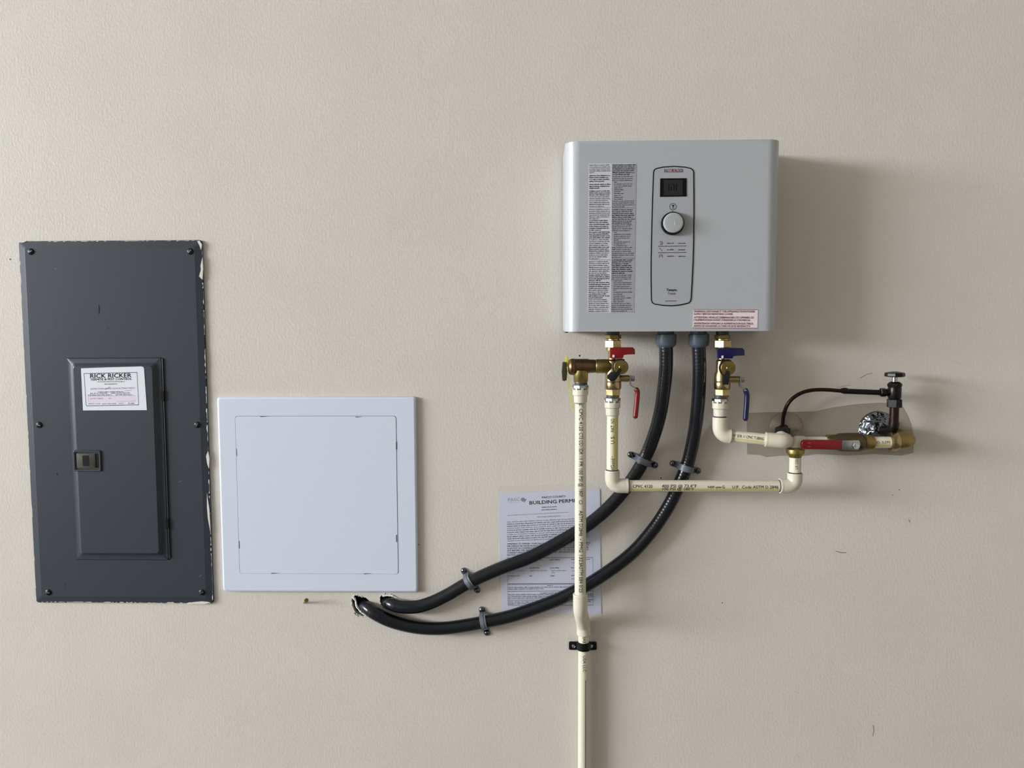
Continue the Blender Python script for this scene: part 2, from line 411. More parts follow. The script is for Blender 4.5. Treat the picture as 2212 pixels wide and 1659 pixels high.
write(bm, 'INSPECTOR', K(515, 1042), K(770, 1038), 2.8, sf); scribble(bm, K(810, 1040), K(1130, 1034), 3.2, sf, .25); write(bm, 'DATE', K(1170, 1034), K(1280, 1032), 2.8, sf); scribble(bm, K(1380, 1034), K(1520, 1028), 3.2, sf, .3)
ringstrip(bm, [K(500, 858), K(1535, 852)], .6, .0164, False); ringstrip(bm, [K(1300, 752), K(1440, 735)], .7, .0164, False); ringstrip(bm, [K(505, 870), K(512, 985)], .4, .0164, False)
scribble(bm, K(555, 928), K(850, 922), 3, sf, .22, 2.6); scribble(bm, K(955, 918), K(1020, 916), 2, sf, .3)
ringstrip(bm, [K(1130, 985), K(1545, 965)], .5, .0164, False); ringstrip(bm, [K(870, 720), K(920, 690), K(990, 655)], .7, .0164, False)
part('lettering', bm, M_inkf, stk, 'faded small print and handwriting', ang=0)
bm = NB(); quad(bm, onplane(.0165), K(506, 872), K(1538, 862), K(1545, 975), K(512, 1000)); part('printed_field', bm, M_pink, stk, 'pale pink field', ang=0)

# ------------------------------------------------------------ access panel
ap = thing('access_panel', 'square white plastic access panel between electrical panel and conduits', 'access panel', P(690, 1278, 0))
x0, z0, x1, z1 = pxrect((470, 858), (896, 857), (905, 1279), (481, 1277.5), .007)
bm = NB(); terraced(bm, x0, z0, x1, z1, [(0, -.001, .005), (0, .0055, .005), (.0006, .0075, .005), (.002, .0085, .005), (.004, .009, .004)])
part('frame', bm, M_plastic, ap)
ax0, az0, ax1, az1 = pxrect((510, 899), (856.8, 899.5), (858.5, 1240), (516.5, 1238.8), .009)
part('seam', slab(rrect(ax0-.0007, az0-.0002, ax1+.0008, az1+.0007, .005), .0088, .00915, px=False), M_gasket, ap, 'shadowed seam around the hatch', ang=0)
bm = slab(rrect(ax0, az0, ax1, az1, .0048), .0088, .0095, .0003, 1, px=False)
part('hatch', bm, M_plastic, ap)
for a, b, c, e in ((562, 899, 582, 900), (768, 900, 783, 901), (510.6, 969, 512, 985.5), (515.5, 1168.5, 517.5, 1185), (855, 954, 856.8, 971.5), (855.5, 1155, 857.5, 1171), (586, 1237.5, 604, 1238.4), (786, 1238.8, 803, 1239.6)):
    hz = (c-a) > (e-b); A = P(a, b, .0095); B = P(c, e, .0095)
    if hz: poly = [(A.x, A.z), (B.x, A.z), (B.x, A.z-.0002), (A.x+.003, A.z-.0015), (A.x, A.z-.0015)]
    else: poly = [(A.x, A.z-.001), (B.x, A.z), (B.x, B.z), (A.x, B.z+.001)]
    part('clip_slot', slab(poly, .009, .0098, px=False), M_inkg, ap, ang=0)

# ------------------------------------------------------------ water heater
DH = .117
wh = thing('water_heater', 'white tankless electric water heater with control knob, mounted above the valves', 'water heater', P(1450, 717, 0))
hx0 = (P(1217, 510, .03).x); hx1 = P(1680.5, 510, .10).x; hz0 = P(1450, 715.5, .06).z; hz1 = P(1450, 303, DH).z
R_ = .026; prof = [(hx0, .006)]
for i in range(13): a = radians(180-90*i/12); prof.append((hx0+R_+R_*cos(a), DH-R_+R_*sin(a)))
for i in range(13): a = radians(90-90*i/12); prof.append((hx1-R_+R_*cos(a), DH-R_+R_*sin(a)))
prof.append((hx1, .006))
bm = NB(); lo_ = [bm.verts.new((x, -d, hz0)) for x, d in prof]; hi_ = [bm.verts.new((x, -d, hz1)) for x, d in prof]; n = len(prof)
for i in range(n): bm.faces.new((lo_[i], lo_[(i+1) % n], hi_[(i+1) % n], hi_[i]))
t_ = bm.faces.new(hi_); b_ = bm.faces.new(lo_[::-1])
bmesh.ops.bevel(bm, geom=list(t_.edges)+list(b_.edges), offset=.0045, segments=4, affect='EDGES', profile=.5)
part('housing', bm, M_heater, wh, ang=30)
part('back_plate', box(NB(), ((hx0+hx1)/2, -.003, (hz0+hz1)/2), (hx1-hx0-.008, .006, hz1-hz0-.012)), M_gasket, wh)
q = P(1223.5, 717, .03); part('foot', rev(NB(), (q.x, q.y, hz0+.002), (0, 0, -1), [(0, .0035), (.004, .0035), (.0045, .002)], 12), M_black, wh)
# side seams of the removable cover
for xx in (hx0+.0, hx1-.0): pass
sfh = onplane(DH+.00065)
inst = part('instruction_label', slab([(1271.5, 353), (1375, 353), (1370, 677), (1269, 674)], DH-.0002, DH+.0003), M_lab1, wh, 'silver sticker of fine print in two columns', ang=0)
part('shaded_column', slab([(1321.8, 354), (1374.4, 354), (1369, 676), (1319.8, 675.5)], DH, DH+.0005), M_lab2, inst, 'grey right-hand column', ang=0)
def colx(y, c): # left edge and right edge of the column at height y
    t = (y-354)/320
    return ((1273.3-2.2*t, 1319.5-2.2*t) if c == 0 else (1323.2-2.2*t, 1373.5-3.8*t))
Lc = ['n94', 'n96', 'n99', 'n98', 'n24', 'g', 'b97', 'b88', 'b99', 'b74', 'g', 'b100', 'b98', 'b50', 'g', 'm95', 'b98', 'm97', 'n98', 'n99', 'n90', 'n96', 'n95', 'n72', 'r'] + \
     ['n97', 'n98', 'n99', 'n98', 'n96', 'n50', 'b90', 'b94', 'b98', 'b92', 'b97', 'b58', 'b98', 'b96', 'b97', 'b98', 'n96', 'n97', 'n90', 'n92', 'b95', 'b93', 'b97', 'n94', 'n92', 'n85', 'n50', 'r'] + \
     ['n92', 'n97', 'n91', 'n98', 'n99', 'n98', 'n85', 'b97', 'b99', 'b99', 'b57', 'b98', 'b98', 'b97', 'b95', 'n92', 'n93', 'b84', 'b97', 'b68', 'n90', 'n88', 'n97', 'n98', 'n97', 'n93', 'n95']
Rc = ['b98', 'b97', 'b96', 'b94', 'b97', 'b76', 'n90', 'n94', 'n88', 'i20', 'i86', 'i86', 'i45', 'i50', 'i40', 'i50', 'i40', 'i50', 'i45', 'n98', 'n96', 'n99', 'n55', 'r'] + \
     ['b90', 'b88', 'b95', 'b96', 'b92', 'b98', 'b88', 'b85', 'n90', 'n80', 'n88', 'n82', 'i20', 'i85', 'i85', 'i80', 'i30', 'i80', 'i60', 'i70', 'n90', 'n86', 'n85', 'n98', 'n97', 'n45', 'r'] + \
     ['b92', 'b86', 'b78', 'b88', 'b90', 'b90', 'b92', 'b60', 'n88', 'n87', 'n86', 'i50', 'i93', 'i88', 'i80', 'i88', 'i22', 'i92', 'i48', 'i60', 'i86', 'i55', 'i55', 'n85', 'n92', 'n86', 'n92', 'n70']
for c, rows in ((0, Lc), (1, Rc)):
    bb, bn = NB(), NB(); total = sum(.55 if r_ in ('g', 'r') else 1 for r_ in rows); y = 357.8; st = (673.5-354)/total
    for r_ in rows:
        if r_ in ('g', 'r'):
            if r_ == 'r': a, b = colx(y, c); ringstrip(bn, [(a, y-2.6), (b, y-2.9)], .5, DH+.0006, False)
            y += st*.55; continue
        a, b = colx(y, c); k = r_[0]; f = int(r_[1:])/100; L = b-a; s0 = a+(L*.08 if k == 'i' else 0)
        scribble(bb if k in 'bm' else bn, (s0, y), (a+L*f, y-.4), 2.3 if k in 'bm' else 2.1, sfh, .62 if k in 'bm' else .5, 1.5)
        y += st
    part('fine_print', bb, M_ink, inst, 'bold lines of fine print', 'stuff', ang=0); part('fine_print', bn, M_inkg, inst, None, 'stuff', ang=0)
# control face
out = [(1411.8, 371.5), (1413.5, 366.8), (1418, 364), (1432, 361), (1456, 359.4), (1480, 361), (1492, 363.8), (1496.5, 367), (1498.3, 371.5), (1498.8, 420), (1498.9, 470), (1498.2, 520), (1496.8, 570), (1494.8, 610), (1492.8, 645), (1491.3, 650.5), (1487.5, 654.5), (1470, 658.6), (1451, 660.4), (1430, 659.4), (1413.5, 656.6), (1409, 653.5), (1407.2, 648), (1406.4, 600), (1406.6, 560), (1408.2, 480), (1409.6, 430)]
cp = part('control_panel', slab(out, DH-.0002, DH+.0006), M_ctrl, wh, 'grey control face outlined in black', ang=0)
bm = NB(); ringstrip(bm, out, 2.3, DH+.0006); part('outline', bm, M_ink, cp, ang=0)
dd = DH+.0006; sc = onplane(dd+.0006)
disp = part('display', slab([(1426.3, 385.3), (1483.2, 384.8), (1483, 424.3), (1425.6, 425.2)], dd, dd+.0008), M_black, wh, 'black framed LCD display', ang=0)
part('screen', slab([(1434, 388.6), (1474.4, 388.2), (1474.6, 421.6), (1434, 422)], dd+.0007, dd+.0011), M_screen, disp, 'dark grey screen', ang=0)
bm = NB()
for x, a, b in ((1444.8, 397.5, 412.5), (1449.8, 404, 411), (1455.8, 398, 412), (1461, 396, 412.5)): quad(bm, onplane(dd+.0015), (x-.8, a), (x+.8, a), (x+.8, b), (x-.8, b))
quad(bm, onplane(dd+.0015), (1450, 397.5), (1455.5, 397.5), (1455.5, 399), (1450, 399))
part('digits', bm, M_black, disp, ang=0)
bm = NB(); quad(bm, onplane(dd+.0003), (1435, 365.2), (1475, 365), (1475, 371.8), (1435, 372)); lg = part('logo_badge', bm, M_inkg, cp, 'dark badge with red centre', ang=0)
bm = NB(); quad(bm, onplane(dd+.0005), (1444, 365.3), (1467, 365.1), (1467, 371.8), (1444, 371.9)); part('badge_centre', bm, M_red_ink, cp, ang=0)
bm = NB(); write(bm, 'STIEBEL ELTRON', (1436.5, 371), (1473.5, 370.7), 5.0, onplane(dd+.0008), .01); part('lettering', bm, M_lab1, cp, 'white badge lettering', ang=0)
bm = NB(); cc = (1453.8, 446.5); ringstrip(bm, [(cc[0]+7.1*cos(a*pi/12), cc[1]+7.1*sin(a*pi/12)) for a in range(24)], .9, dd)
for q in ([(1450.8, 442.6), (1456.8, 442.6), (1454.9, 445.2), (1452.7, 445.2)], [(1453, 445), (1454.6, 445), (1454.6, 449), (1453, 449)], [(1451.4, 450.2), (1456.2, 450.2), (1456.2, 450.9), (1451.4, 450.9)], [(1451.3, 456.3), (1454.3, 456.3), (1452.8, 458.4), (1452.7, 458.4)]): quad(bm, sc, *q)
ringstrip(bm, [(1421.6, 532.2), (1482.5, 531.6)], 1.1, dd, False); ringstrip(bm, [(1421.6, 546), (1482.3, 545.4)], 1.1, dd, False); ringstrip(bm, [(1437.2, 650.2), (1461.8, 650)], 1.2, dd, False)
write(bm, 'Tempra', (1439.7, 628.8), (1461.4, 628.6), 5.2, sc, .035); write(bm, 'Trend', (1442.2, 636.5), (1458.4, 636.3), 5.0, sc)
for y in (526.5, 540.5, 554.5):
    scribble(bm, (1441, y), (1455.5, y-.2), 2.6, sc, .45, 1.9); scribble(bm, (1465.4, y), (1480.6, y-.2), 2.6, sc, .45, 1.9)
for pts in ([(1424.5, 521.8), (1430.8, 521.8), (1430.8, 529), (1425.5, 529)], [(1426, 524), (1429, 524), (1429, 527), (1426, 527)], [(1424, 535.8), (1427.5, 538), (1431.5, 541.8), (1428, 542)], [(1424.5, 556.5), (1424, 551.5), (1427, 549.6), (1430.5, 550.8), (1431.3, 556.5)], [(1426, 553), (1429.5, 553)]):
    ringstrip(bm, pts, .9, dd, False)
part('lettering', bm, M_ink, cp, ang=0)
q = P(1454.6, 481.6, DH+.008); rr = mpp(DH)
part('knob_ring', rev(NB(), (q.x-.0005, -dd, q.z-.0002), (0, -1, 0), [(0, 24.6*rr), (.006, 24.2*rr), (.0075, 23.4*rr), (.008, 21*rr)], 48), M_black, wh)
part('knob', rev(NB(), (q.x-.0005, -dd-.002, q.z), (0, -1, 0), [(0, 21.2*rr), (.0090, 21*rr), (.0100, 20.4*rr), (.0106, 19*rr), (.0108, 17*rr)], 48), M_knob, wh, 'silver white rotary knob')
k_ = part('knob_mark', slab([(1457.8, 480), (1458.8, 480), (1458.8, 487), (1457.8, 487)], dd+.0124, dd+.0132), M_sticker, wh, ang=0)
wl = part('warning_label', slab([(1497, 668.3), (1637.6, 669), (1636.6, 709.2), (1495.4, 708.6)], DH-.0002, DH+.0004), M_warn, wh, 'pale label with red warning text', ang=0)
bm = NB(); ringstrip(bm, [(1497.4, 668.7), (1637.2, 669.4), (1636.2, 708.8), (1495.8, 708.2)], .9, DH+.0005)
for s, a, b in (('WARNING: DISCONNECT THIS APPLIANCE FROM POWER', (1499, 674.6), (1630.6, 675)), ('SUPPLY BEFORE REMOVING COVER.', (1499, 680.2), (1583.3, 680.4)),
                ("ATTENTION: VEUILLEZ DEBRANCHER CET APPAREIL DE", (1499, 687.4), (1628, 688)), ("L'ALIMENTATION AVANT D'ENLEVER LE COUVERCLE.", (1498.6, 693), (1621, 693.6)),
                ('ADVERTENCIA! APAGAR LA ALIMENTACION ELECTRICA', (1498.6, 700.4), (1627, 701)), ('ANTES DE LEVANTAR LA TAPA DE ESTE ARTEFACTO.', (1498.4, 706), (1621, 706.6))):
    write(bm, s, a, b, 3.9, onplane(DH+.0009), .02)
part('lettering', bm, M_red_ink, wl, 'dark red capitals', ang=0)

# ------------------------------------------------------------ service valves under the heater
DV = .066
def nut(cx, y0, y1, hw, d, m, parent, name='union_nut', n=6, rot=.35, ch=1.2):
    return part(name, vrev(cx, [(y0, hw-ch), (y0+ch, hw), (y1-ch, hw), (y1, hw-ch)], d, n, rot), m, parent, ang=25)
def adapter(cx, y0, d, parent, hw=17, h1=11.5, h2=16.5):
    nut(cx, y0-10, y0-1.5, 17.6, d, M_steel, parent, 'lock_nut', 8, .2)
    part('thread', vrev(cx, [(y0-17, 13), (y0-9, 13), (y0-9, 12), (y0+1, 12)], d, 24), M_gasket, parent, 'dark threaded collar')
    pr = [(y0, hw-1), (y0+.8, hw), (y0+h1, hw), (y0+h1+2, hw-2.3), (y0+h1+h2, hw-2.8), (y0+h1+h2+1, hw-4)]
    bm = vrev(cx, pr, d, 32)
    for k in range(8):      # castellated collar
        a = k*pi/4+.2; X = P(cx, y0, d); r_ = (hw-2)*mpp(d)
        box(bm, (X.x+cos(a)*r_, -d+sin(a)*r_, X.z+.0015), (.0045, .0035, .005), Matrix.Rotation(a, 3, 'Z'))
    return part('pipe_adapter', bm, M_cpvc2, parent)
def tee_handle(cx, y0, y1, xa, ya, m, parent, d, label):
    "short T handle: a square hub and a flat blade pointing right"
    bm = slab([(cx[0], y0), (xa-4, y0), (xa, y0+4), (xa+.6, ya), (cx[1]+1.5, ya), (cx[1]+1, y1), (cx[0]-.5, y1), (cx[0]-.8, y0+4)], d-.014, d+.002, .0012, 2)
    h = part('handle', bm, m, parent, label)
    return h
def cap_and_strap(px, py, d, parent, strap, m):
    A = P(px, py, d)
    part('drain_port', rev(NB(), (A.x, -.07, A.z), (0, -1, 0), [(0, 13*mpp(d)), (d-.078, 13*mpp(d)), (d-.078, 15.5*mpp(d)), (d-.0715, 15.8*mpp(d)), (d-.070, 14.6*mpp(d))], 36), m, parent, 'round brass drain port facing out')
    part('drain_pin', rev(NB(), (A.x-.001, -d+.001, A.z), (0, -1, 0), [(0, 4.2*mpp(d)), (.004, 4.2*mpp(d)), (.0048, 3*mpp(d))], 20), M_obrass, parent)
    part('cap_strap', slab(strap, d+.001, d+.0035, .0008), M_rubber, parent, 'black rubber cap strap')
    n_ = 30; bm = NB(); r0, r1 = 15.2*mpp(d), 18.2*mpp(d)
    tube(bm, [(A.x+cos(t)*16.4*mpp(d), -d+.010, A.z+sin(t)*16.4*mpp(d)) for t in [radians(60+170*k/20) for k in range(21)]], .0016, 8)
    part('strap_ring', bm, M_rubber, parent)
def lever(px0, py0, pts, m, parent, d, x0, label):
    part('lever_stem', hrev(py0, [(x0, 7.6), (px0-2, 7.6), (px0-2, 5.5), (px0+3, 5.5)], d, 24), M_brass, parent)
    nut_ = part('lever_nut', hrev(py0, [(px0+2, 5.5), (px0+3, 7), (px0+9, 7), (px0+10.5, 5)], d, 6), M_steel, parent)
    c = [P(a, b, d) for a, b in pts]
    strip = NB(); path = spline([P(px0+1, py0-7, d), P(px0+1, py0+6, d), P(px0+2, py0+14, d), P(pts[0][0]-5, pts[0][1]-5, d), P(*pts[0], d)], .002)
    L = []
    for i, p in enumerate(path):
        T = (path[min(i+1, len(path)-1)]-path[max(i-1, 0)]).normalized(); nn = Vector((-T.z, 0, T.x))*.0011
        L.append([strip.verts.new(p+nn+Vector((0, s*.0065, 0))) for s in (-1, 1)]+[strip.verts.new(p-nn+Vector((0, s*.0065, 0))) for s in (1, -1)])
    for a, b in zip(L, L[1:]):
        for k in range(4): strip.faces.new((a[k], a[(k+1) % 4], b[(k+1) % 4], b[k]))
    strip.faces.new(L[0]); strip.faces.new(L[-1][::-1])
    part('lever_arm', strip, M_steel, parent)
    g_ = spline([P(a, b, d) for a, b in pts], .003); n = len(g_); bm = NB()
    tube(bm, g_, .005, 16, rfun=None)
    bmesh.ops.create_uvsphere(bm, u_segments=16, v_segments=8, radius=.005, matrix=Matrix.Translation(g_[-1])); bmesh.ops.create_uvsphere(bm, u_segments=16, v_segments=8, radius=.005, matrix=Matrix.Translation(g_[0]))
    part('lever_grip', bm, m, parent, label)
def service_valve(name, label, cx, m, mlabel, red):
    t = thing(name, label, 'valve', P(cx, 860, DV), 'brass service valves')
    part('stem', vrev(cx, [(714, 13.5), (723, 13.5)], DV, 24), M_gasket, t)
    nut(cx, 723, 732, 17.2, DV, M_obrass, t, 'union_nut', 6, .5)
    part('collar', vrev(cx, [(732, 13.5), (735, 13.5)], DV, 24), M_brass, t)
    nut(cx, 735, 751, 19.2, DV, M_brass, t, 'union_nut', 6, .12)
    part('body', vrev(cx, [(750, 15), (757, 15), (758, 11), (776, 11), (780, 14), (802, 14), (808, 17), (823, 17.4), (824, 16.6), (826, 17.6), (838, 17.6), (841, 16)], DV, 36), M_brass, t)
    nut(cx, 840, 854, 17, DV, M_brass, t, 'hex_end', 6, .2); part('end_collar', vrev(cx, [(854, 14), (858, 13)], DV, 24), M_obrass, t)
    return t
hv = service_valve('hot_service_valve', 'brass valve with red handle and red lever under the heater', 1324.5, M_red, '', 1)
tee_handle((1319, 1345), 750.5, 774, 1371.5, 765.5, M_red, hv, DV+.026, 'red T handle')
bm = NB(); quad(bm, onplane(DV+.0290), (1322.8, 766.5), (1327.5, 766.5), (1327.3, 772), (1322.8, 772)); part('handle_mark', bm, M_sticker, hv, 'small white mark on the red handle', ang=0)
cap_and_strap(1342, 793, DV+.034, hv, [(1339, 795), (1343, 800), (1334, 816), (1328, 823), (1320, 824), (1312, 818), (1312, 811), (1320, 803), (1330, 806)], M_obrass)
lever(1360, 817.5, [(1375, 842), (1377, 848), (1375.5, 870), (1373.5, 890), (1372.5, 899)], M_red, hv, DV+.004, 1336, 'red vinyl lever grip')
cv = service_valve('cold_service_valve', 'brass valve with blue handle and blue lever under the heater', 1560.5, M_blue, '', 0)
tee_handle((1554, 1582), 752, 774.5, 1608.5, 768, M_blue, cv, DV+.026, 'blue T handle')
bm = NB(); quad(bm, onplane(DV+.0290), (1558.4, 768), (1563, 768), (1562.6, 774), (1558.2, 774)); part('handle_mark', bm, M_sticker, cv, 'small white mark on the blue handle', ang=0)
cap_and_strap(1573.5, 795, DV+.034, cv, [(1569, 800), (1577, 802), (1577, 815), (1574, 831), (1562, 831), (1560.5, 812), (1567, 809)], M_obrass)
lever(1597, 820, [(1611, 844), (1613.5, 852), (1613, 870), (1611.5, 890), (1610.5, 904)], M_blue, cv, DV+.004, 1572, 'blue vinyl lever grip')

# ------------------------------------------------------------ pressure relief valve
rv = thing('relief_valve', 'bronze pressure relief valve with yellow tag, left of the red service valve', 'valve', P(1255, 835, DV))
part('end_cap', hrev(792.5, [(1227, 10), (1229, 15), (1233, 18), (1241, 18.3), (1242.5, 16)], DV, 12, .2), M_bronze, rv, None, ang=25)
part('body', hrev(791, [(1241, 16), (1270, 16), (1273, 14.6), (1285, 14.4), (1286, 13.2), (1288, 14.8), (1312, 15)], DV, 32), M_bronze, rv)
part('inlet_tee', hrev(791, [(1286, 13.5), (1289, 15.2), (1312, 15.4), (1320, 14)], DV, 32), M_obrass, rv)
bm = vrev(1254.5, [(800, 15.8), (822, 15.8), (823.5, 14.8), (826, 14.8)], DV, 32); part('outlet', bm, M_obrass, rv)
part('nut', vrev(1255, [(824, 13.8), (831, 13.8)], DV, 24), M_gasket, rv)
bm = slab([(1215, 783), (1219, 781.5), (1223, 783), (1225.5, 803), (1224, 821), (1220, 823.5), (1214.5, 822), (1213.6, 803)], DV-.004, DV+.004, .0014); part('test_lever', bm, M_olive, rv, 'dark test lever')
part('tag_loop', slab([(1222, 771), (1226.5, 769.5), (1228, 775), (1227.5, 792), (1223, 793), (1221.8, 782)], DV-.002, DV+.001, .0003), M_tag, rv, 'bright yellow tag loop')
part('tag', slab([(1223.5, 794), (1228, 793), (1231, 822), (1237, 862), (1241.5, 881), (1238, 885), (1231, 868), (1226, 832)], DV-.020, DV-.0192), M_tagc, rv, 'translucent yellow warning tag seen edge-on')

# ------------------------------------------------------------ cream CPVC pipes
RP = .0111
def pipe(name, A, B, parent, m=None, r=RP): return part(name, rev(NB(), A, Vector(B)-Vector(A), [(0, r), ((Vector(B)-Vector(A)).length, r)], 36), m or M_cpvc, parent)
def elbow(A, C, B, parent, rad=.016, r=.0142, name='elbow', m=None):
    A, C, B = Vector(A), Vector(C), Vector(B)
    bm = tube(NB(), bend(A, C, B, rad, 10), r, 32)
    for E_, o_ in ((A, C), (B, C)):
        t = (E_-o_).normalized(); rev(bm, E_-t*.004, t, [(0, r), (.0005, r*1.012), (.0035, r*1.012), (.0042, r*.98)], 32)
    return part(name, bm, m or M_cpvc2, parent)
def primer(E_, axis, parent, r=RP+.0006): # dark glue line where pipe enters a fitting
    return part('glue_line', rev(NB(), Vector(E_), axis, [(0, r), (.0012, r+.0004), (.002, r-.0003)], 32), M_gasket, parent)
def up(cx, y, d, x=None):
    p = P(cx, y, d); return Vector((x if x is not None else p.x, -d, p.z))

dp = thing('discharge_pipe', 'cream CPVC drain pipe running down from the relief valve past the permit', 'pipe', P(1262, 1650, .02))
DD = DV; adapter(1254, 841, DD, dp)
xA = P(1254, 1070, DD).x; a = up(1254, 872, DD, xA); b = up(1254, 1290, DD, xA); pipe('pipe', a, b, dp)
DL = .0155; xB = P(1260.5, 1500, DL).x
c1 = up(1254, 1318, DD, xA); zl = P(1258, 1350, DL).z; c2 = Vector((xB, -DL, zl))
elbow(up(1254, 1283, DD, xA), c1, c1+(c2-c1)*.48, dp, .012)
elbow(c1+(c2-c1)*.46, c2, Vector((xB, -DL, zl-.0195)), dp, .012, .0142)
pipe('pipe', (xB, -DL, zl-.016), (xB, -DL, .05), dp)
lt = Vector((xB, -DL, .05)); lt2 = Vector((xB, -DL, zl))
bm = NB(); cy = oncyl(a, b, RP+.0004)
for s, y0_, y1_ in (('E" CPVC 4120', 872, 931), ('CTS OD', 935, 963), ('I SDR 11', 965, 990), ('I PR 100 PSI', 992, 1040), ('@ 180F', 1043, 1073), ('ASTM D2846', 1103, 1158), ('- PMG 1323', 1164, 1219), ('ASTM E84 0/25', 1219, 1280)):
    write(bm, s, (1251, y0_), (1251, y1_), 8, cy, 0, 5)
ringstrip_pts = [(1254.5+4*cos(k*pi/8), 1085+4.5*sin(k*pi/8)) for k in range(16)]
for k in range(16):
    p_, q_ = ringstrip_pts[k], ringstrip_pts[(k+1) % 16]; m_ = Vector((1254.5, 1085))
    quad(bm, cy, p_, q_, Vector(q_)*.8+m_*.2, Vector(p_)*.8+m_*.2)
cl = oncyl(lt, lt2, RP+.0004)
write(bm, 'BABY', (1258.8, 1375.5), (1259, 1394.5), 6.2, cl, 0, 5); write(bm, 'USA LLC', (1259.2, 1417), (1259.6, 1452), 6.2, cl, 0, 5)
for k in range(14):
    y = 1470+k*13.5; quad(bm, cl, (1264.3, y), (1265.3, y), (1265.6, y+13.5), (1264.6, y+13.5))
part('lettering', bm, M_ink, dp, 'black pipe print', ang=0)

hp = thing('hot_water_pipe', 'cream CPVC hot water pipe with long horizontal run under the conduits', 'pipe', P(1324, 1050, DV))
adapter(1323, 868.5, DV, hp)
xH = P(1323, 960, DV).x; zH = P(1520, 1049.5, DV).z; a = up(1323, 898, DV, xH); b = up(1323, 1020, DV, xH); pipe('pipe', a, b, hp)
cH = Vector((xH, -DV, zH)); hA = Vector((P(1345, 1049, DV).x, -DV, zH)); xV = P(1717.5, 1015, DV).x; hB = Vector((P(1694, 1049, DV).x, -DV, zH))
elbow(up(1323, 1016, DV, xH), cH, Vector((P(1357, 1049, DV).x, -DV, zH)), hp); pipe('pipe', hA, hB, hp)
primer(up(1323, 1016, DV, xH), (0, 0, 1), hp)
primer((P(1357, 1049, DV).x, -DV, zH), (1, 0, 0), hp)
cV = Vector((xV, -DV, zH)); elbow(Vector((P(1684, 1049, DV).x, -DV, zH)), cV, up(1717, 1022, DV, xV), hp)
primer((P(1684, 1049, DV).x-.002, -DV, zH), (1, 0, 0), hp); primer(up(1717, 1022, DV, xV), (0, 0, 1), hp)
vA = up(1717, 1024, DV, xV); vB = up(1717, 975, DV, xV); pipe('pipe', vA, vB, hp)
part('brass_collar', vrev(1718, [(966, 15), (969, 18.5), (972, 19.3), (979, 18.6), (984, 14), (988, 12.6)], DV, 32), M_obrass, hp)
zT = P(1720, 955.5, DV-.014).z; DR = DV-.014
elbow(up(1717, 969, DV, xV), Vector((xV, -DV+.004, P(1718, 955, DV).z)), Vector((P(1735, 955, DR).x, -DR, zT)), hp, .01, .0125, 'elbow', M_cpvc)
rA = Vector((P(1722, 954, DR).x, -DR, zT)); rB = Vector((P(1800, 954, DR).x, -DR, zT)); pipe('pipe', rA, rB, hp)
rC = Vector((P(1880, 954, DR).x, -DR, zT)); rD = Vector((P(1934, 954, DR).x, -DR, zT)); pipe('pipe', rC, rD, hp)
bm = NB(); ch = oncyl(a, b, RP+.0004)
write(bm, 'dGold', (1327, 1017), (1327, 991), 7.6, ch, 0, 5); write(bm, '*', (1325, 989), (1325, 985), 4, ch, 0, 3)
write(bm, 'U.S.', (1327, 959), (1327, 941), 7.6, ch, 0, 5); write(bm, 'PAT', (1327, 933), (1327, 919), 7.6, ch, 0, 5); write(bm, 'NO', (1327, 914.5), (1327, 905), 7.6, ch, 0, 5)
ch = oncyl(hA, hB, RP+.0004)
for s, x0_, x1_, y, h in (('I', 1358.6, 1359.6, 1054.5, 7), ('CPVC 4120', 1367, 1409, 1054, 6.8), ('400 PSI @ 73.4°F', 1429.5, 1504.5, 1053.4, 6.8), ('100 PSI @ 180°F', 1430.5, 1499, 1059.2, 5.6), ('NSF-pw', 1529, 1558, 1054.4, 4.6), ('-G', 1558.5, 1565, 1055, 6.4), ('U.P.  Code ASTM D 2846', 1582, 1681, 1055.4, 6.6)):
    write(bm, s, (x0_, y), (x1_, y), h, ch, .012 if s == 'NSF-pw' else 0, 5)
ch = oncyl(vA, vB, RP+.0004); write(bm, 'U.P. COD', (1724, 1014), (1724, 991), 6, ch, .01, 4)
ch = oncyl(rC, rD, RP+.0004); write(bm, 'NO. 5,591', (1888, 958.8), (1922, 957.8), 5.6, ch, 0, 4)
part('lettering', bm, M_ink, hp, 'black pipe print', ang=0)
def ystripe(A, B, pa, pb, wd, parent):
    bm = NB(); f = oncyl(A, B, RP+.0002); pa, pb = Vector(pa), Vector(pb); t = (pb-pa).normalized(); nn = Vector((t.y, -t.x))*wd/2
    for k in range(12):
        a_ = pa+(pb-pa)*k/12; b_ = pa+(pb-pa)*(k+1)/12
        for s in range(4): quad(bm, f, a_+nn*(s/2-1), b_+nn*(s/2-1), b_+nn*(s/2-.5), a_+nn*(s/2-.5))
    part('stripe', bm, M_ylw, parent, 'yellow stripe along the pipe', ang=0)
ystripe(hA, hB, (1362, 1056.8), (1682, 1057.6), 3.6, hp); ystripe(a, b, (1328.5, 902), (1328.5, 1014), 9, hp); ystripe(rC, rD, (1888, 962), (1923, 961.5), 4, hp)

